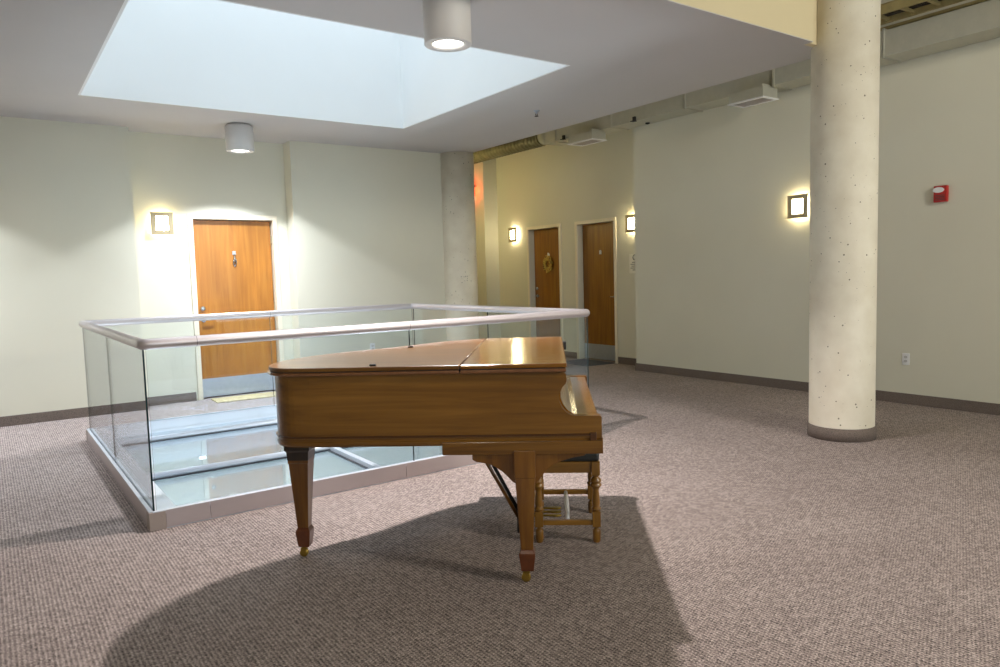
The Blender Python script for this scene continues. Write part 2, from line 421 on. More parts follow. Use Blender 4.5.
b = MB(); b.box(5.3, 8.2, 13.0, 13.2, 0, HI); b.box(5.1, 5.43, YB+.5, 13.0, 0, HI)
struct(b.build('wall_corridor_end', M['wall']), 'end wall of the corridor', 'wall')
b = MB(); b.box(-6.2, -6, -6, 9.4, 0, HI)
struct(b.build('wall_left', M['wall']), 'wall at the far left of the hall', 'wall')
# wall behind the camera: an unseen opening added and sized for daylight fill
WX0, WX1, WZ0, WZ1 = -1.0, 6.8, .3, 3.9
b = MB()
b.box(-6.2, WX0, -6.2, -6, 0, HI); b.box(WX1, 8.4, -6.2, -6, 0, HI)
b.box(WX0, WX1, -6.2, -6, 0, WZ0); b.box(WX0, WX1, -6.2, -6, WZ1, HI)
struct(b.build('wall_front', M['wall']), 'wall behind the camera with an opening added for daylight fill', 'wall')

# baseboards
BH = .103
def base(name, segs, label):
    b = MB()
    for s in segs: b.box(*s, 0, BH)
    struct(b.build(name, M['base'], bevel=.003), label, 'baseboard')
t = .012
base('baseboard_back', [(-6, RX0+t, YB-t, YB), (RX1-t, 5.2, YB-t, YB), (RX0, RX0+t, YB, YR), (RX1-t, RX1, YB, YR),
     (RX0+t, DL0-.075, YR-t, YR), (DL1+.075, RX1-t, YR-t, YR)], 'brown strip along the foot of the back wall')
base('baseboard_right', [(XR-t, XR, -6, YJ+t), (XR, XD, YJ, YJ+t)], 'brown strip along the foot of the right wall')
base('baseboard_corridor', [(XD-t, XD, YJ+t, R0-.055), (XD-t, XD, R1+.055, S0-.055), (XD-t, XD, S1+.055, 10.90)], 'brown strip along the corridor wall')

# ------------------------------------------------------------------ doors
def lever_handle(parent, c, along, out, mat, name='door_lever'):
    """rose plus bent lever; along / out are unit vectors"""
    c, along, out = Vector(c), Vector(along), Vector(out)
    b = MB()
    b.tube([c, c+out*.008], .026, 18); b.tube([c+out*.008, c+out*.045], .009, 12)
    b.tube([c+out*.045-along*.006, c+out*.048+along*.03, c+out*.046+along*.08, c+out*.042+along*.115], lambda i: .0095-.001*i, 10)
    return b.build(name, mat, parent)
# left door in the recess, facing -Y
yd = YR+.07
b = MB(); b.box(DL0+.012, DL1-.012, yd, yd+.045, .012, DH-.008)
door1 = struct(b.build('door_1', M['door'], bevel=.002), 'honey coloured wooden door in the recess behind the railing', 'door')
b = MB(); cw = .055
b.box(DL0-cw, DL0, YR-.016, YR+.14, 0, DH+cw); b.box(DL1, DL1+cw, YR-.016, YR+.14, 0, DH+cw); b.box(DL0, DL1, YR-.016, YR+.14, DH, DH+cw)
b.box(DL0, DL0+.014, yd+.047, YR+.14, 0, DH); b.box(DL1-.014, DL1, yd+.047, YR+.14, 0, DH)
b.build('door_frame', M['frame'], door1, bevel=.003)
b = MB(); b.box(DL0+.016, DL1-.016, yd-.003, yd, .014, .238); b.build('kick_plate', M['kick'], door1)
lever_handle(door1, (DL0+.075, yd, .945), (1, 0, 0), (0, -1, 0), M['chrome'])
b = MB(); b.lathe([(.030, 0), (.030, -.010), (.022, -.020), (.010, -.022)], (DL0+.075, yd, 1.08), 20, axis='y'); b.build('deadbolt', M['chrome'], door1)
b = MB(); kc = Vector((2.533, yd, 1.66))
b.box(kc.x-.020, kc.x+.020, yd-.006, yd, 1.715, 1.762); b.tube([kc+Vector((0, -.012, .040+.018)), kc+Vector((0, -.018, .02)), kc+Vector((0, -.022, -.03))], .012, 10)
ring = [kc+Vector((.020*math.cos(a), -.020-.004*math.sin(a), -.03+.042*math.sin(a))) for a in [2*PI*k/20 for k in range(20)]]
b.tube(ring, .0065, 8, closed=True); b.lathe([(.014, 0), (.016, -.012), (.006, -.02)], (kc.x, yd, 1.585), 14, axis='y')
b.build('door_knocker', M['chrome'], door1)
b = MB()
for z in (.25, 1.07, 1.9): b.box(DL1-.013, DL1-.001, yd-.012, yd+.004, z-.05, z+.05)
b.build('hinge', M['sconce_metal'], door1)
# doors in the corridor wall, facing -X
def corridor_door(name, y0, y1, hinge_far, label):
    xd = XD+.105; H = 2.135
    b = MB(); b.box(xd, xd+.045, y0+.006, y1-.006, .012, H-.006)
    d = struct(b.build(name, M['door_dark'], bevel=.002), label, 'door')
    b = MB(); cw = .05
    b.box(XD-.016, XD+.19, y0-cw, y0, 0, H+cw); b.box(XD-.016, XD+.19, y1, y1+cw, 0, H+cw); b.box(XD-.016, XD+.19, y0, y1, H, H+cw)
    b.build('door_frame', M['frame'], d, bevel=.003)
    b = MB(); b.box(xd-.003, xd, y0+.012, y1-.012, .014, .25); b.build('kick_plate', M['kick'], d)
    yl, al = (y0+.07, 1) if hinge_far else (y1-.07, -1)
    lever_handle(d, (xd, yl, 1.0), (0, al, 0), (-1, 0, 0), M['chrome'])
    b = MB(); b.lathe([(.028, 0), (.028, -.01), (.02, -.018)], (xd, yl, 1.13), 18, axis='x'); b.build('deadbolt', M['chrome'], d)
    b = MB(); yc = (y0+y1)/2
    b.prism([(yc-.022, 1.655), (yc+.022, 1.655), (yc+.022, 1.70), (yc+.012, 1.72), (yc-.012, 1.72), (yc-.022, 1.70)], xd-.007, xd, 'x')
    b.build('number_plate', M['white_plastic'], d)
    return d
d2 = corridor_door('door_2', R0, R1, True, 'plain brown door nearest the corner of the right wall')
d3 = corridor_door('door_3', S0, S1, False, 'brown corridor door with a gold wreath hung on it')

# ================================================================== LIGHT FIXTURES
def spot(loc, power, color, size_deg, blend, radius, name='downlight_lamp', parent=None, power_of_cos=0):
    l = bpy.data.lights.new(name, 'SPOT'); l.energy = power; l.color = color; l.spot_size = math.radians(size_deg); l.spot_blend = blend; l.shadow_soft_size = radius
    o = bpy.data.objects.new(name, l); COL.objects.link(o); o.location = loc
    if parent: o.parent = parent
    if power_of_cos:   # reflector lamp: strongest straight down, weaker towards the rim of its cone
        l.use_nodes = True; nt = l.node_tree; em = nt.nodes['Emission']
        tc = nt.nodes.new('ShaderNodeTexCoord'); sx = nt.nodes.new('ShaderNodeSeparateXYZ'); nt.links.new(tc.outputs['Normal'], sx.inputs['Vector'])
        ab = N(nt, 'ShaderNodeMath', operation='ABSOLUTE'); nt.links.new(sx.outputs['Z'], ab.inputs[0])
        pw = N(nt, 'ShaderNodeMath', operation='POWER'); pw.inputs[1].default_value = power_of_cos; nt.links.new(ab.outputs[0], pw.inputs[0])
        nt.links.new(pw.outputs[0], em.inputs['Strength'])
    return o
L1P = (2.44, 3.91); L2P = (2.40, 8.18)
def downlight(px, py, label):
    t = thing('ceiling_downlight', label, 'ceiling light', (px, py, ZC), 0, 'round downlights around the skylight')
    b = MB(); b.lathe([(.098, -.268), (.100, -.286), (.143, -.286), (.146, -.282), (.146, -.028), (.143, -.022), (.10, -.022)], n=48, cap=False)
    b.loft([[(.098*math.cos(2*PI*k/48), .098*math.sin(2*PI*k/48), -.268) for k in range(48)], [(.099*math.cos(2*PI*k/48), .099*math.sin(2*PI*k/48), -.10) for k in range(48)]], cap=False)
    b.build('housing', M['fixture'], t)
    b = MB(); b.lathe([(.118, -.022), (.12, -.0)], n=40); b.build('mounting_plate', M['fixture'], t)
    b = MB(); b.lathe([(.0975, -.266), (.097, -.272), (.06, -.277), (.01, -.279)], n=40); b.build('lens', M['lamp'], t)
    return t
downlight(*L1P, 'large white cylinder downlight at the near edge of the skylight')
downlight(*L2P, 'small white cylinder downlight beyond the skylight, in front of the recess')
L1 = spot((L1P[0], L1P[1], ZC-.292), 400, (1.0, .92, .90), 128, .5, .05)
L2 = spot((L2P[0], L2P[1], ZC-.292), 600, (.84, .90, 1.0), 125, .18, .05, power_of_cos=2.4)
L3 = spot((-1.0, L2P[1], ZC-.292), 430, (.84, .90, 1.0), 125, .18, .05, power_of_cos=2.4)

def sconce(loc, rz, label):
    """square wall lamp; local -Y is the room side"""
    t = thing('wall_sconce', label, 'wall lamp', loc, rz, 'square wall lamps')
    w, h = .118, .126
    b = MB(); b.box(-.085, .085, -.046, -.006, -.095, .095); b.build('opal_glass', M['sconce_glass'], t, bevel=.006)
    b = MB(); b.box(-.06, .06, -.006, 0, -.07, .07); b.build('back_plate', M['sconce_metal'], t)
    b = MB()
    b.box(-w, -w+.052, -.066, -.054, -h, h); b.box(w-.052, w, -.066, -.054, -h, h)
    b.box(-w+.052, w-.052, -.064, -.056, h-.046, h); b.box(-w+.052, w-.052, -.064, -.056, -h, -h+.046)
    for sx in (-1, 1):
        for sz in (-1, 1): b.box(sx*.07-.006, sx*.07+.006, -.056, -.044, sz*.08-.006, sz*.08+.006)
    b.build('frame', M['sconce_metal'], t, bevel=.002)
    return t
sconce((1.722, YR, 2.073), 0, 'square wall lamp beside the honey coloured door in the recess')
sconce((XR, 4.64, 2.035), -PI/2, 'square wall lamp on the long right wall, next to the concrete column')
sconce((XD, 10.38, 2.075), -PI/2, 'square wall lamp left of the corridor door with the wreath')
sconce((XD, 7.50, 2.065), -PI/2, 'square wall lamp half hidden by the corner, right of the plain brown door')

# ================================================================== SMALL WALL THINGS
t = thing('fire_alarm', 'red fire alarm box high on the right wall', 'fire alarm', (XR, 3.197, 2.018), -PI/2)
b = MB(); b.box(-.058, .058, -.045, 0, -.075, .075); b.build('housing', M['red'], t, bevel=.006)
b = MB()
b.prism([(.05*math.cos(a)-.012, .026*math.sin(a)+.036) for a in [2*PI*k/20 for k in range(20)]], -.056, -.044, 'y'); b.build('strobe_lens', M['white_plastic'], t, bevel=.003)
b = MB()
for k in range(4): b.box(-.042, .042, -.048, -.044, -.058+.014*k, -.052+.014*k)
b.build('horn_grille', M['dark_slot'], t)
def outlet(loc, rz, label):
    t = thing('wall_outlet', label, 'power outlet', loc, rz, 'white wall outlets')
    b = MB(); b.box(-.036, .036, -.006, 0, -.058, .058); b.build('cover_plate', M['white_plastic'], t, bevel=.003)
    for s in (-1, 1):
        b = MB(); b.prism([(.017*math.cos(a), s*.02+.014*math.sin(a)) for a in [2*PI*k/16 for k in range(16)]], -.009, -.0055, 'y')
        so = b.build('socket', M['fixture'], t)
        b = MB(); b.box(-.008, -.005, -.0095, -.0085, s*.02-.004, s*.02+.006); b.box(.005, .008, -.0095, -.0085, s*.02-.004, s*.02+.006)
        b.build('slot', M['dark_slot'], so)
    return t
outlet((XR, 3.498, .444), -PI/2, 'white power outlet low on the right wall, right of the column')
outlet((4.17, YB, .470), 0, 'white power outlet on the back wall seen through the glass railing')
# paper notice by the corner
t = thing('wall_notice', 'white paper notice on the corridor wall under the half hidden lamp', 'notice', (XD, 7.535, 1.49), -PI/2)
b = MB(); b.box(-.07, .07, -.004, 0, -.14, .14); b.build('sheet', M['paper'], t)
b = MB()
ring = [Vector((.035+.03*math.cos(a), -.005, .09+.035*math.sin(a))) for a in [2*PI*k/16 for k in range(13)]]
b.tube(ring, .006, 6)
for k, wd in enumerate((.045, .06, .05, .06, .04)): b.box(.065-2*wd*.9, .062, -.006, -.0035, .015-.028*k, .024-.028*k)
b.build('print', M['ink'], t)
# wreath on the far corridor door
wc = Vector((XD+.105, 9.60, 1.54))
t = thing('door_wreath', 'oval gold wreath hanging on the far corridor door', 'wreath', tuple(wc))
b = MB()
for j in range(8):
    ring = []
    for k in range(40):
        a = 2*PI*k/40
        rr = 1+.10*math.sin(a*7+j*1.3)
        ring.append(Vector((-.02-.012*math.cos(a*9+j), .112*rr*math.cos(a+j*.2)*(.52+.065*j), .134*rr*math.sin(a+j*.2)*(.52+.065*j))))
    b.tube(ring, .012, 6, closed=True)
for k in range(46):
    a = random.random()*2*PI; c = Vector((-.025, .10*math.cos(a), .125*math.sin(a))); d = Vector((-.01*random.random(), random.uniform(-.04, .04), random.uniform(-.04, .04)))
    b.tube([c, c+d*.5, c+d], lambda i: (.007, .009, .002)[i], 5)
b.build('twig_ring', M['wreath'], t)
b = MB()
for k in range(14):
    a = random.random()*2*PI; b.lathe([(.002, -.010), (.009, -.005), (.011, 0), (.009, .005), (.002, .010)], (-.036, .10*math.cos(a), .125*math.sin(a)), 8)
b.build('berry_sprays', M['wreath_red'], t)
b = MB(); b.box(-.006, -.001, -.016, .016, .12, .19); b.build('hanger', M['white_plastic'], t)
# doormats
b = MB(); b.prism([(2.12, 8.66), (2.93, 8.62), (2.94, 8.98), (2.13, 9.00)], .001, .012); tag(b.build('doormat', M['mat_yellow'], bevel=.003), 'yellow patterned doormat in front of the honey coloured door', 'doormat')
b = MB(); b.prism([(7.18, 7.96), (7.70, 7.90), (7.72, 8.62), (7.2, 8.66)], .001, .012); tag(b.build('doormat', M['mat_dark'], bevel=.003), 'dark slate doormat in front of the plain brown corridor door', 'doormat')
# sprinkler
t = thing('sprinkler_head', 'small fire sprinkler on the ceiling beside the skylight', 'sprinkler', (4.87, 6.10, ZC))
b = MB(); b.lathe([(.034, 0), (.032, -.006), (.012, -.010), (.009, -.03)], n=20); b.build('escutcheon', M['kick'], t)
b = MB(); b.rod((-.012, 0, -.03), (-.008, 0, -.055), .003, 6); b.rod((.012, 0, -.03), (.008, 0, -.055), .003, 6); b.lathe([(.022, -.055), (.022, -.058), (.004, -.060)], n=16); b.build('deflector', M['dark_metal'], t)
# exit sign hung in the corridor, edge just behind the far column
t = thing('exit_sign', 'red lit sign high in the corridor, just behind the far column', 'exit sign', (7.25, 11.22, 2.93), PI/2)
b = MB(); b.box(-.15, .15, -.02, .02, -.10, .10); b.build('housing', M['dark_metal'], t, bevel=.004)
b = MB(); b.box(-.135, .135, -.024, -.02, -.085, .085); b.box(-.135, .135, .02, .024, -.085, .085); b.build('face', M['exit_red'], t)
for s_ in (-.08, .08):
    b = MB(); b.rod((s_, -.02, .07), (s_, -.20, .07), .010, 8); b.build('bracket', M['dark_metal'], t)

# ================================================================== COLUMNS
def column(c, r, z1, label, band=True):
    t = thing('concrete_column', label, 'column', (c[0], c[1], 0))
    b = MB(); n = 56
    b.loft([[(r*math.cos(2*PI*k/n), r*math.sin(2*PI*k/n), z) for k in range(n)] for z in (0, .1, z1)]); b.build('shaft', M['concrete'], t)
    if band:
        b = MB(); b.lathe([(r+.002, 0), (r+.010, .001), (r+.010, .1), (r+.002, .102)], n=n, cap=False); b.build('base_band', M['base'], t)
    return t
column((5.625, 3.172), .245, HI, 'thick round cream concrete column in front of the long right wall')
column((5.565, 8.80), .245, ZC, 'pitted round column at the end of the back wall, by the corridor')

# ================================================================== DUCT
DX0, DX1, DZ0, DZ1 = 7.03, 7.355, 3.315, 3.555
duct = thing('air_duct', 'grey square metal duct turning into a round pipe along the right wall', 'duct', (7.19, 4.0, DZ0))
def at_duct(v): return (v[0]-7.19, v[1]-4.0, v[2]-DZ0)
DO = (7.19, 4.0, DZ0)
def dbuild(b, name, mat, parent=duct, **k):
    bmesh.ops.translate(b.bm, verts=b.bm.verts, vec=-Vector(DO)); return b.build(name, mat, parent, **k)
b = MB(); b.box(DX0, DX1, -5.9, 8.62, DZ0, DZ1); dbuild(b, 'square_duct', M['galv'], bevel=.004)
for y in (-1.2, 1.2, 3.59, 4.75, 5.95, 7.2, 8.37):
    b = MB()
    for q in (-.011, .004):
        b.box(DX0-.016, DX0, y+q, y+q+.007, DZ0-.016, DZ1+.016); b.box(DX0, DX1-.002, y+q, y+q+.007, DZ0-.012, DZ0); b.box(DX0, DX1, y+q, y+q+.007, DZ1, DZ1+.016)
    dbuild(b, 'flange', M['galv'])
cxr, czr, rr_ = 7.19, 3.470, .115
b = MB()   # transition from square to round
n = 32
def sq(k):
    a = 2*PI*k/n; c, s = math.cos(a), math.sin(a); q = max(abs(c), abs(s)); return c/q, s/q
b.loft([[(7.19+.16*sq(k)[0], 8.62, 3.435+.12*sq(k)[1]) for k in range(n)], [(cxr+rr_*math.cos(2*PI*k/n), 8.86, czr+rr_*math.sin(2*PI*k/n)) for k in range(n)]])
dbuild(b, 'transition', M['galv'])
rings = []
for i in range(0, 400):
    y = 8.86+i*.0103; q = (y/.085) % 1.0
    rad = rr_+(.018 if q < .3 else 0.0)
    rings.append([(cxr+rad*math.cos(2*PI*k/24), y+.02*k/24, czr+rad*math.sin(2*PI*k/24)) for k in range(24)])
b = MB(); b.loft(rings); dbuild(b, 'spiral_pipe', M['galv_dark'])
for y in (8.17, 6.77):
    b = MB(); b.box(DX0-.03, DX0-.003, y-.02, y+.02, DZ0-.005, DZ0+.05); b.box(DX0-.06, DX0, y-.03, y+.03, DZ0-.012, DZ0-.004); dbuild(b, 'hanger_clip', M['rubber'])
b = MB(); b.lathe([(.03, DZ0), (.03, DZ0-.012), (.012, DZ0-.02)], (7.27, 6.78, 0), 14); dbuild(b, 'damper_knob', M['rubber'])
def register(y0, y1, label):
    b = MB(); b.box(6.89, 7.11, y0+.02, y1-.02, DZ0-.021, DZ0+.01); dbuild(b, 'register_collar', M['galv'])
    t = thing('air_register', label, 'air vent', (7.0, (y0+y1)/2, DZ0-.021), 0, 'box registers under the duct')
    L = (y1-y0)/2
    b = MB(); b.box(-.13, .13, -L, L, -.105, 0.0); b.build('box', M['galv'], t, bevel=.003)
    b = MB(); b.box(-.142, .142, -L-.012, -L+.025, -.117, -.105); b.box(-.142, .142, L-.025, L+.012, -.117, -.105)
    b.box(-.142, -.10, -L+.025, L-.025, -.117, -.105); b.box(.10, .142, -L+.025, L-.025, -.117, -.105); fr = b.build('grille', M['white_plastic'], t)
    b = MB()
    for k in range(9): b.box(-.10+.025*k-.004, -.10+.025*k+.004, -L+.025, L-.025, -.114, -.106)
    b.build('louvres', M['alu'], fr)
    return t
register(4.77, 5.20, 'metal air register box under the duct, next to the concrete column')
register(7.42, 7.90, 'metal air register box under the duct, farther off towards the corridor')

# overhead services seen between the column and the duct
t = thing('cable_tray', 'beige ladder cable tray hung above the duct at the top right', 'cable tray', (6.85, 3, 3.64))
b = MB()
for x in (-.14, .14): b.box(x-.012, x+.012, -8, 5.6, -.04, .04); b.box(x-.028, x+.028, -8, 5.6, .036, .042)
b.build('side_rails', M['beige_metal'], t)
for k in range(34):
    y = -3.0+.22*k
    b = MB(); b.box(-.13, .13, y-.016, y+.016, -.024, -.002); b.build('rung', M['beige_metal'], t)
b = MB()
for k in range(5):
    pth = [(-.10+.045*k+.01*math.sin(i*.9+k), -8+i*.5, .008+.006*math.sin(i+k*2)) for i in range(28)]
    b.tube(pth, .009, 6)
b.build('cables', M['dark_metal'], t)
b = MB(); b.box(7.07, 7.30, -5.9, 8.3, 3.572, 3.60); tag(b.build('conduit_strut', M['beige_metal'], bevel=.003, loc=(7.18, 1.2, 3.572)), 'long pale steel strut lying just above the square duct', 'steel strut')
for y, lb in ((1.9, 'dark steel joist over the cable tray, nearer the camera'), (3.0, 'dark steel joist over the cable tray, just right of the column'), (4.1, 'dark steel joist over the cable tray, behind the column')):
    b = MB(); b.box(5.72, XR, y-.06, y+.06, 4.20, 4.22); b.box(5.72, XR, y-.012, y+.012, 4.22, 4.46); b.box(5.72, XR, y-.06, y+.06, 4.46, HI)
    tag(b.build('steel_joist', M['dark_metal'], loc=(6.5, y, 4.2)), lb, 'steel joist', 'joists under the deck')

# ================================================================== LIGHT WELL RAILING
rail = thing('glass_balustrade', 'frameless glass railing with a metal tube handrail around the floor opening', 'railing', (X0, Y0, 0))
RO = (X0, Y0, 0)
def rb(b, name, mat, parent=rail, **k):
    bmesh.ops.translate(b.bm, verts=b.bm.verts, vec=-Vector(RO)); return b.build(name, mat, parent, **k)
ZR, RR = 1.0529, .031
def corner_path():
    pts = []; r = .035
    for cx, cy, a0 in ((X1-r, Y0+r, -PI/2), (X1-r, Y1-r, 0), (X0+r, Y1-r, PI/2), (X0+r, Y0+r, PI)):
        for k in range(5):
            a = a0+k*PI/8; pts.append((cx+r*math.cos(a), cy+r*math.sin(a), ZR))
    # extra points along the straights keep the tube round
    out = []
    for i, p in enumerate(pts):
        q = pts[(i+1) % len(pts)]; out.append(p)
        d = Vector(q)-Vector(p)
        if d.length > .5:
            for f in (.02, .5, .98): out.append(tuple(Vector(p)+d*f))
    return out
b = MB(); b.tube(corner_path(), RR, 20, closed=True); rb(b, 'handrail', M['alu'])
for c in ((.99, Y0, ZR), (2.375, Y0, ZR), (2.38, Y1, ZR)):
    b = MB(); b.lathe([(RR+.0004, -.0012), (RR+.0004, .0012)], c, 20, cap=False, axis='x'); rb(b, 'rail_joint', M['dark_slot'])
gt = .005
def pane(x0, x1, y0, y1):
    b = MB(); z0, z1 = .085, ZR-.022
    vs = [(x, y, z) for x in (x0, x1) for y in (y0, y1) for z in (z0, z1)]
    along_x = (x1-x0) > (y1-y0)
    fs = [(0,1,3,2), (4,6,7,5), (0,4,5,1), (2,3,7,6), (0,2,6,4), (1,5,7,3)]
    for k, f in enumerate(fs):
        b.mi = 0 if (k in (2, 3) if along_x else k in (0, 1)) else 1
        b.add([vs[i] for i in f], [(0, 1, 2, 3)])
    rb(b, 'glass_panel', [M['rail_glass'], M['glass_edge']])
g = .002; xm, ym = 2.378, 5.90
for y in (Y0, Y1):
    pane(X0+.012, xm-g, y-gt, y+gt); pane(xm+g, X1-.012, y-gt, y+gt)
for x in (X0, X1):
    pane(x-gt, x+gt, Y0+.012, ym-g); pane(x-gt, x+gt, ym+g, Y1-.012)
# curb: core, face cladding, corner caps, glazing channel
OX0, OX1, OY0, OY1 = X0-.031, X1+.031, Y0-.031, Y1+.031; ZB = .107
b = MB()
b.box(OX0+.004, HX0, OY0+.004, OY1-.004, 0, ZB-.02); b.box(HX1, OX1-.004, OY0+.004, OY1-.004, 0, ZB-.02)
b.box(HX0, HX1, OY0+.004, HY0, 0, ZB-.02); b.box(HX0, HX1, HY1, OY1-.004, 0, ZB-.02)
rb(b, 'curb', M['white_alu'])
cp = .085
def clad(x0, x1, y0, y1): b = MB(); b.box(x0, x1, y0, y1, .006, ZB); rb(b, 'curb_cladding', M['alu_face'], bevel=.002)
xs = [OX0+cp, 1.005, 2.30, 3.15, OX1-cp]
for a, c in zip(xs, xs[1:]):
    clad(a+.0008, c-.0008, OY0, OY0+.02); clad(a+.0008, c-.0008, OY1-.02, OY1)
ys = [OY0+cp, 5.93, OY1-cp]
for a, c in zip(ys, ys[1:]):
    clad(OX0, OX0+.02, a+.0008, c-.0008); clad(OX1-.02, OX1, a+.0008, c-.0008)
for sx, x in ((1, OX0), (-1, OX1)):
    for sy, y in ((1, OY0), (-1, OY1)):
        b = MB(); e = .0015
        L_ = [(-e, -e), (cp, -e), (cp, .02), (.02, .02), (.02, cp), (-e, cp)]
        b.prism([(x+sx*q, y+sy*v) for q, v in L_], .002, ZB-.004)
        for zz in (.028, .078):
            b.lathe([(.004, -sy*e*1.0), (.003, -sy*e*2.2)], (x+sx*.066, y, zz), 8, axis='y')
        rb(b, 'corner_cap', M['alu_cap'])
b = MB()
b.box(OX0+.018, OX1-.018, OY0+.0005, Y0-gt-.004, ZB-.02, ZB+.002); b.box(OX0+.018, OX1-.018, Y1+gt+.004, OY1-.0005, ZB-.02, ZB+.002)
b.box(OX0+.0005, X0-gt-.004, OY0+.018, OY1-.018, ZB-.02, ZB+.002); b.box(X1+gt+.004, OX1-.0005, OY0+.018, OY1-.018, ZB-.02, ZB+.002)
rb(b, 'outer_trim', M['white_alu'])
b = MB(); q = gt+.004
b.box(X0+q, X1-q, Y0+q, HY0-.002, ZB-.02, ZB-.004); b.box(X0+q, X1-q, HY1+.002, Y1-q, ZB-.02, ZB-.004)
b.box(X0+q, HX0-.002, HY0-.002, HY1+.002, ZB-.02, ZB-.004); b.box(HX1+.002, X1-q, HY0-.002, HY1+.002, ZB-.02, ZB-.004)
rb(b, 'inner_trim', M['white_alu'])
b = MB()
b.box(X0-q, X1+q, Y0-q, Y0+q, ZB-.03, ZB-.012); b.box(X0-q, X1+q, Y1-q, Y1+q, ZB-.03, ZB-.012)
b.box(X0-q, X0+q, Y0+q, Y1-q, ZB-.03, ZB-.012); b.box(X1-q, X1+q, Y0+q, Y1-q, ZB-.03, ZB-.012)
rb(b, 'glazing_channel', M['gasket_shade'])

# glazed floor light inside the railing
gl = thing('floor_roof_light', 'sloped-looking glazed roof light with white bars inside the glass railing', 'roof light', (2.4, 6.0, -.03))
gl['label'] = 'flat glazed light with white bars set in the floor opening inside the railing'
GO = (2.4, 6.0, -.03)
def gb(b, name, mat, parent=gl, **k):
    bmesh.ops.translate(b.bm, verts=b.bm.verts, vec=-Vector(GO)); return b.build(name, mat, parent, **k)
ybars = (5.60, 6.98); xbar = 2.245
xs_ = [(HX0+.005, xbar), (xbar, HX1-.005)]; ys_ = [(HY0+.005, ybars[0]), (ybars[0], ybars[1]), (ybars[1], HY1-.005)]
for x0, x1 in xs_:
    for y0, y1 in ys_:
        b = MB(); b.box(x0, x1, y0, y1, -.012, -.004); gb(b, 'glass_pane', M['roof_glass'])
for y in ybars:
    b = MB(); b.box(HX0+.005, HX1-.005, y-.030, y+.030, -.004, .004); gb(b, 'bar_gap_shade', M['gasket_shade'])  # dark strip under the bar: its gap and shade put into colour
    b = MB(); b.tube([(HX0+.005, y, .022), (HX1-.005, y, .022)], .024, 16); gb(b, 'glazing_bar', M['white_alu'])
b = MB(); b.box(xbar-.045, xbar+.030, HY0+.005, ybars[0]-.03, -.0045, .003); gb(b, 'bar_gap_shade', M['gasket_shade'])  # wider on one side: the bar's shadow drawn as a dark strip
b = MB(); b.prism([(xbar-.028, .003), (xbar+.028, .003), (xbar+.022, .030), (xbar-.022, .030)], HY0+.005, ybars[0]-.03, 'y'); gb(b, 'glazing_bar', M['white_alu'])
# space below
b = MB(); LZ = -3.2
b.box(HX0-1.6, HX0-1.5, HY0-1.6, HY1+2.0, LZ, -.3); b.box(HX1+1.5, HX1+1.6, HY0-1.6, HY1+2.0, LZ, -.3)
b.box(HX0-1.5, HX1+1.5, HY0-1.6, HY0-1.5, LZ, -.3); b.box(HX0-1.5, HX1+1.5, HY1+1.9, HY1+2.0, LZ, -.3)
struct(b.build('wall_lower_hall', M['lower']), 'pale walls of the storey below, seen through the glazed opening', 'wall')
b = MB(); b.box(HX0-1.6, HX1+1.6, HY0-1.6, HY1+2.0, LZ-.1, LZ)
struct(b.build('floor_lower_hall', M['lower']), 'pale floor of the storey below', 'floor')

t = thing('bright_square', 'small glowing square added on the lower wall in place of an unidentified bright spot', 'wall lamp', (2.06, HY1+1.9, -.72))  # added glowing square; the source of the bright spot is unknown
b = MB(); b.box(-.045, .045, -.03, 0, -.045, .045); b.build('housing', M['white_plastic'], t, bevel=.004)
b = MB(); b.box(-.036, .036, -.036, -.03, -.036, .036); b.build('lens', M['lamp'], t)

# ================================================================== GRAND PIANO
# local frame: x = from the keyboard end towards the tail, y = MINUS the distance from the straight side, z up
TH = 2.456
PX, PY = 2.055, 2.428
piano = thing('grand_piano', 'brown walnut baby grand piano with its lid closed, standing in front of the glass railing', 'piano', (2.029, 2.397, .0175), TH)
piano.scale = (.9874, .9874, .9874)
def outline(off=0.0):
    """plan of the lid (l, w), counter-clockwise in (l, w); off > 0 shrinks"""
    ctrl = [(1.15, 0), (1.26, .010), (1.333, .055), (1.380, .135), (1.393, .225), (1.385, .32), (1.352, .42), (1.29, .54), (1.21, .65),
            (1.11, .75), (1.01, .835), (.92, .93), (.84, 1.03), (.76, 1.13), (.68, 1.215), (.59, 1.28), (.50, 1.325), (.40, 1.35), (.30, 1.36)]
    pts = []
    P_ = [ctrl[0]]+ctrl+[ctrl[-1]]
    for i in range(1, len(P_)-2):
        p0, p1, p2, p3 = [Vector(v) for v in P_[i-1:i+3]]
        for k in range(4):
            t = k/4
            pts.append(.5*((2*p1)+(-p0+p2)*t+(2*p0-5*p1+4*p2-p3)*t*t+(-p0+3*p1-3*p2+p3)*t**3))
    pts.append(Vector(ctrl[-1]))
    pts = [Vector((0, 0)), Vector((.3, 0)), Vector((.7, 0))]+pts+[Vector((0, 1.36))]
    if off:
        n = len(pts); out = []
        for i, p in enumerate(pts):
            a = pts[i-1] if i else p-(pts[1]-p); c = pts[i+1] if i < n-1 else p+(p-pts[i-1])
            d = (c-a).normalized(); nrm = Vector((-d.y, d.x))
            out.append(p+nrm*off)
        out[0] = Vector((0, off)); out[-1] = Vector((0, 1.36-off)); pts = out
    return pts
def flip(pts): return [(p[0], -p[1]) for p in pts]
def clip_l(pts, lo=None, hi=None):
    """keep the part of the plan with l above lo / below hi"""
    out = []; n = len(pts)
    f = (lambda p: p[0]-lo) if lo is not None else (lambda p: hi-p[0])
    for i in range(n):
        p, q = pts[i], pts[(i+1) % n]
        if f(p) >= 0: out.append((p[0], p[1]))
        if (f(p) < 0) != (f(q) < 0):
            t = f(p)/(f(p)-f(q)); out.append((p[0]+(q[0]-p[0])*t, p[1]+(q[1]-p[1])*t))
    return out
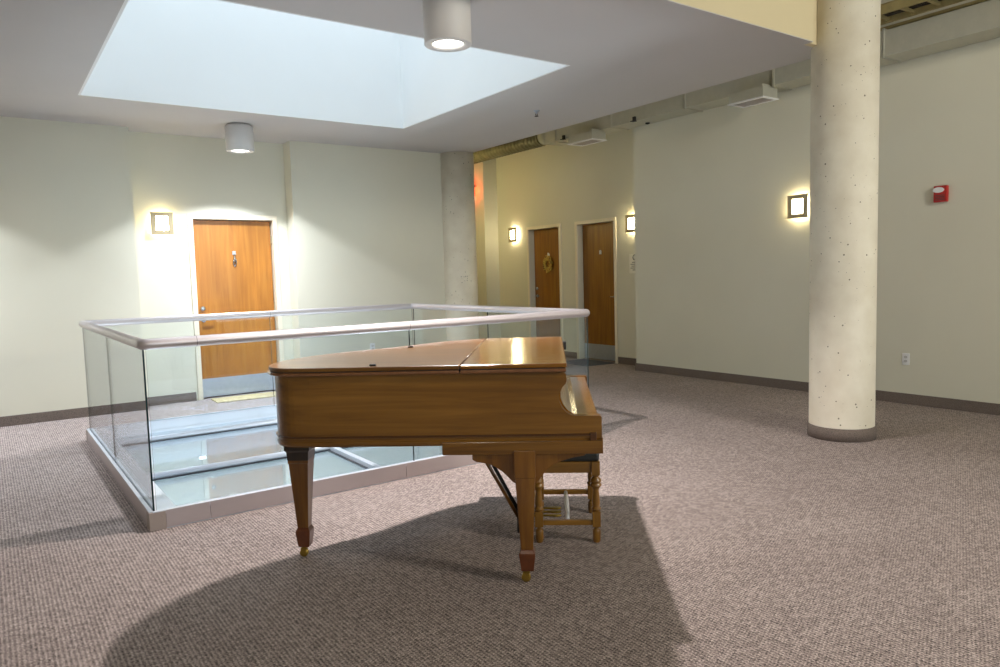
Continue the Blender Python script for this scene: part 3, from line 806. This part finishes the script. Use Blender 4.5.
case_o = [Vector(p) for p in clip_l(outline(.027), lo=.04)]
case_o = case_o[-1:]+case_o[:-1] if False else case_o
b = MB()
b.prism(flip(case_o), .622, .952)
case = b.build('case', M['piano'], piano)
# lower case section under the action, key bed and cheeks
b = MB(); b.box(-.165, .551, -1.348, -.012, .582, .640); b.build('key_bed', M['piano'], piano, bevel=.003)
prof = [(.04, .952), (-.010, .940), (-.014, .912), (-.010, .896), (.004, .882), (.016, .862), (.021, .838), (.019, .812), (.008, .786), (-.010, .766), (-.032, .754), (-.05, .751), (-.157, .750), (-.165, .744), (-.165, .636), (.04, .636)]
for w0, w1 in ((.027, .070), (1.290, 1.333)):
    b = MB(); b.prism([(l, z) for l, z in prof], -w1, -w0, 'y'); b.build('cheek', M['piano'], piano)
b = MB(); b.box(-.168, -.160, -1.348, -.012, .582, .655); b.build('key_slip', M['piano'], piano, bevel=.002)
# closed fallboard: flat leaf rolling up into the case
fp = [(-.150, .746), (-.060, .748), (-.036, .756), (-.014, .772), (.004, .797), (.014, .826), (.014, .852), (.006, .876), (-.006, .890), (-.006, .95), (.02, .95), (.02, .72), (-.150, .72)]
b = MB(); b.prism(fp, -1.294, -.068, 'y', smooth=False); b.build('fallboard', M['piano_flap'], piano)
# bead moulding around the case
def path_strip(pts, d, zlo, zhi, name, mat, l0=None):
    """raised band following the plan"""
    b = MB(); rings = []
    n = len(pts)
    for i, p in enumerate(pts):
        a = pts[max(i-1, 0)]; c = pts[min(i+1, n-1)]
        t = (Vector(c)-Vector(a)).normalized(); nr = Vector((t.y, -t.x))
        q0 = Vector(p)-nr*.004; q1 = Vector(p)+nr*d
        zm = (zlo+zhi)/2
        rings.append([(q0.x, -q0.y, zlo), (q1.x, -q1.y, zlo+(zhi-zlo)*.25), (q1.x, -q1.y, zlo+(zhi-zlo)*.75), (q0.x, -q0.y, zhi)])
    b.loft(rings, smooth=False); return b.build(name, mat, piano)
near = [(-.118, .026)]+[(p[0], p[1]) for p in case_o]
path_strip(near, .007, .660, .672, 'bead_moulding', M['bead'])
path_strip([(-.165, .026)]+[(p[0], p[1]) for p in case_o], .004, .622, .652, 'lower_band', M['piano'])
b = MB(); b.box(-.140, -.112, -.028, -.014, .640, .676); b.build('bead_stop', M['bead'], piano, bevel=.003)
# lid
M['piano_flap'].node_tree.nodes['Principled BSDF'].inputs['Coat Roughness'].default_value = .13
full = [(p[0]-.016 if p[0] < .001 else p[0], p[1]) for p in outline(.002)]
def shrink(pts, lo, hi): return pts
def lid(lo, hi, names, mat):
    f0 = full
    if lo is not None: f0 = clip_l(f0, lo=lo)
    if hi is not None: f0 = clip_l(f0, hi=hi)
    b = MB(); b.prism(flip(f0), .971, .990); o = b.build(names, mat, piano, bevel=.005)
    f1 = [(p[0]-.008 if p[0] < 0 else p[0], p[1]) for p in outline(-.006)]; f1 = [(p[0]-.012 if p[0] < .001 else p[0], p[1]) for p in f1]
    if lo is not None: f1 = clip_l(f1, lo=lo)
    if hi is not None: f1 = clip_l(f1, hi=hi)
    b = MB(); b.prism(flip(f1), .953, .968); b.build('lid_edge', M['lid_edge'], o, bevel=.006)
    b = MB(); f2 = [(p[0], p[1]) for p in outline(.008)]
    if lo is not None: f2 = clip_l(f2, lo=lo)
    if hi is not None: f2 = clip_l(f2, hi=hi)
    b.prism(flip(f2), .9675, .9715); b.build('lid_groove', M['rubber'], o)
    return o
main_lid = lid(.460, None, 'lid', M['piano_lid'])
flap = lid(None, .456, 'lid_flap', M['piano_flap'])
b = MB(); b.rod((.458, -.02, .9885), (.458, -1.33, .9885), .0035, 8); b.build('lid_hinge', M['bead'], piano)
for l, w in ((.859, .045), (.842, .862)):
    b = MB(); b.box(l-.014, l+.014, -w-.008, -w+.008, .989, .998); b.build('lid_bumper', M['rubber'], main_lid, bevel=.002)
b = MB(); b.box(-.036, -.0195, -1.12, -1.04, .940, .985); b.build('lid_catch', M['rubber'], piano, bevel=.002)
# legs
def square_loft(b, c, prof):
    b.loft([[(c[0]-h, c[1]-h, z), (c[0]+h, c[1]-h, z), (c[0]+h, c[1]+h, z), (c[0]-h, c[1]+h, z)] for h, z in prof], smooth=False)
def caster(leg, l, w):
    fz = -.0177   # floor level in the piano frame
    b = MB(); b.lathe([(.016, .040), (.022, .036), (.012, .032), (.010, .024)], (l, -w, 0), 16)
    b.box(l-.006, l+.022, -w-.015, -w-.011, -.004, .032); b.box(l-.006, l+.022, -w+.011, -w+.015, -.004, .032); b.box(l-.010, l+.016, -w-.015, -w+.015, .026, .034)
    ca = b.build('caster', M['brass'], leg)
    b = MB(); b.lathe([(.006, -.0105), (.0205, -.0105), (.0215, -.007), (.0215, .007), (.0205, .0105), (.006, .0105)], (l+.008, -w, fz+.0215), 20, axis='y'); b.build('wheel', M['brass'], ca)
def leg(l, w, ztop, big=1.0):
    b = MB()
    square_loft(b, (l, -w), [(h_*(big if z_ > .3 else 1), z_) for h_, z_ in [(.0475, ztop), (.0475, .478), (.0445, .474), (.0445, .472), (.0275, .140)]])
    o = b.build('leg', M['piano_leg'], piano, bevel=.002)
    b = MB(); square_loft(b, (l, -w), [(.0275, .140), (.0365, .124), (.0365, .112), (.0280, .040)]); b.build('foot', M['piano_foot'], o, bevel=.002)
    caster(o, l, w); return o
leg(.181, .050, .60); leg(.181, 1.29, .60)
tl = leg(1.322, .352, .56, 1.1)
b = MB(); square_loft(b, (1.322, -.352), [(.064, .624), (.064, .545), (.056, .533), (.0535, .492), (.049, .488)]); b.build('capital', M['ebony'], tl, bevel=.003)
def bracket(w):
    L = [(.418, .584), (.418, .556), (.400, .545), (.372, .541), (.345, .535), (.315, .522), (.285, .502), (.258, .475), (.238, .452), (.216, .440), (.216, .584)]
    R_ = [(.150, .584), (.150, .432), (.128, .446), (.108, .475), (.084, .505), (.055, .528), (.02, .545), (-.03, .560), (-.085, .570), (-.10, .584)]
    for pts in (L, R_):
        b = MB(); b.prism(pts, -w-.022, -w+.022, 'y'); b.build('leg_bracket', M['piano_leg'], piano, bevel=.002)
bracket(.052); bracket(1.29)
# pedal lyre
ly = MB(); lw = .665
for s in (-.07, .07):
    ly.tube([(.222, -(lw+s), .585), (.222, -(lw+s*1.25), .46), (.222, -(lw+s*.95), .32), (.222, -(lw+s*.55), .16)], lambda i: .016, 10)
ly.box(.18, .262, -lw-.11, -lw+.11, .555, .585)
lyre = ly.build('lyre', M['piano_leg'], piano)
b = MB(); b.box(.165, .244, -lw-.115, -lw+.115, .075, .165); b.build('pedal_box', M['piano_leg'], lyre, bevel=.004)
b = MB(); b.rod((.222, -lw, .165), (.222, -lw, .56), .005, 8); b.rod((.222, -lw-.03, .165), (.222, -lw-.03, .56), .004, 8); b.rod((.222, -lw+.03, .165), (.222, -lw+.03, .56), .004, 8); b.build('pedal_rods', M['brass'], lyre)
b = MB(); b.rod((.250, -lw-.02, -.0177), (.250, -lw-.02, .08), .008, 8); b.build('lyre_foot', M['rubber'], lyre)
for s in (-.06, 0, .06):
    b = MB(); pts = [(.18, -.008), (.09, -.008), (.06, -.014), (.035, -.016), (.02, -.010), (.015, 0), (.02, .010), (.035, .016), (.06, .014), (.09, .008), (.18, .008)]
    b.prism([(l, y-(lw+s)) for l, y in pts], .098, .108); b.build('pedal', M['brass'], lyre, bevel=.003)
for s in (-.075, .075):
    b = MB(); b.rod((.515, -(lw+s), .60), (.247, -(lw+s*.6), .09), .010, 10); b.build('lyre_brace', M['piano_leg'] if s < 0 else M['rubber'], lyre)

# ================================================================== PIANO BENCH  (same directions as the piano)
BL, BW = -.014, .720          # centre in the piano frame
av = Vector((math.cos(TH), math.sin(TH), 0)); bv_ = Vector((math.sin(TH), -math.cos(TH), 0))
bc = Vector((PX, PY, 0))+av*BL+bv_*BW
bench = thing('piano_bench', 'small turned-leg wooden bench with a black seat, tucked under the keyboard end', 'bench', tuple(bc), TH)
hl, hw = .147, .230
def turned_leg(x, y):
    b = MB(); s = .021
    def sqb(z0, z1): b.box(x-s, x+s, y-s, y+s, z0, z1)
    sqb(.355, .425); sqb(.085, .165)
    b.lathe([(.017, .355), (.020, .350), (.015, .346), (.016, .342), (.027, .332), (.029, .322), (.022, .313), (.028, .306), (.030, .298), (.020, .288), (.015, .276),
             (.018, .240), (.020, .21), (.017, .188), (.024, .181), (.024, .174), (.017, .168), (.018, .165)], (x, y, 0), 20)
    b.lathe([(.017, .086), (.012, .078), (.012, .072), (.019, .068), (.0205, .060), (.0205, .020), (.018, .006), (.015, 0)], (x, y, 0), 20)
    return b.build('leg', M['bench'], bench, bevel=.0015)
for sx in (-1, 1):
    for sy in (-1, 1): turned_leg(sx*hl, sy*hw)
for sy in (-1, 1):
    b = MB(); b.box(-hl+.021, hl-.021, sy*hw-.011, sy*hw+.011, .366, .424); b.build('seat_rail', M['bench_x'], bench, bevel=.002)
    b = MB(); b.box(-hl+.021, hl-.021, sy*hw-.012, sy*hw+.012, .092 if sy > 0 else .112, .118 if sy > 0 else .138); b.build('stretcher', M['bench_x'], bench, bevel=.003)
for sx in (-1, 1):
    b = MB(); b.box(sx*hl-.011, sx*hl+.011, -hw+.021, hw-.021, .366, .424); b.build('seat_rail', M['bench_x'], bench, bevel=.002)
b = MB(); b.tube([(0, hw-.012, .112), (0, .1, .118), (0, -.1, .122), (0, -hw+.012, .126)], lambda i: (.010, .013, .013, .010)[i], 12); b.build('stretcher', M['fixture'], bench)
b = MB(); b.box(-hl-.019, hl+.019, -hw-.019, hw+.019, .4245, .472); b.build('cushion', M['leather'], bench, bevel=.014)

# ================================================================== DAYLIGHT, ADDED FILL AND SIGN LIGHT
w = bpy.data.worlds.new('sky'); sc.world = w; w.use_nodes = True
bg = w.node_tree.nodes['Background']; bg.inputs['Color'].default_value = (.74, .88, 1.0, 1); bg.inputs['Strength'].default_value = 2.25
def portal(loc, rot, sx, sy):
    l = bpy.data.lights.new('daylight_portal', 'AREA'); l.shape = 'RECTANGLE'; l.size = sx; l.size_y = sy; l.cycles.is_portal = True
    o = bpy.data.objects.new('daylight_portal', l); COL.objects.link(o); o.location = loc; o.rotation_euler = rot
portal(((SX0+SX1)/2, (SY0+SY1)/2, ST), (0, 0, 0), SX1-SX0, SY1-SY0)
portal(((WX0+WX1)/2, -6.1, (WZ0+WZ1)/2), (PI/2, 0, 0), WX1-WX0, WZ1-WZ0)
def point_light(loc, power, color, r, name):
    l = bpy.data.lights.new(name, 'POINT'); l.energy = power; l.color = color; l.shadow_soft_size = r
    o = bpy.data.objects.new(name, l); COL.objects.link(o); o.location = loc
point_light((4.5, -2.5, 3.9), 470, (1.0, .93, .80), .35, 'hall_fill')  # unseen fill light behind the camera, added to brighten the hall
point_light((-2.5, -1.5, 3.9), 120, (1.0, .92, .78), .35, 'hall_fill')  # second unseen fill light, added on the left
for lx in (1.0, 3.6): point_light((lx, 6.0, -1.6), 125, (.90, .97, 1.0), .3, 'lower_hall_fill')  # unseen fill added to brighten what shows through the floor glass
point_light((6.0, 10.6, 2.7), 26, (1.0, .86, .42), .12, 'corridor_fill')  # unseen warm fill added behind the far column for the corridor wall
point_light((7.335, 11.16, 2.93), .22, (1.0, .06, .02), .05, 'exit_sign_lamp')
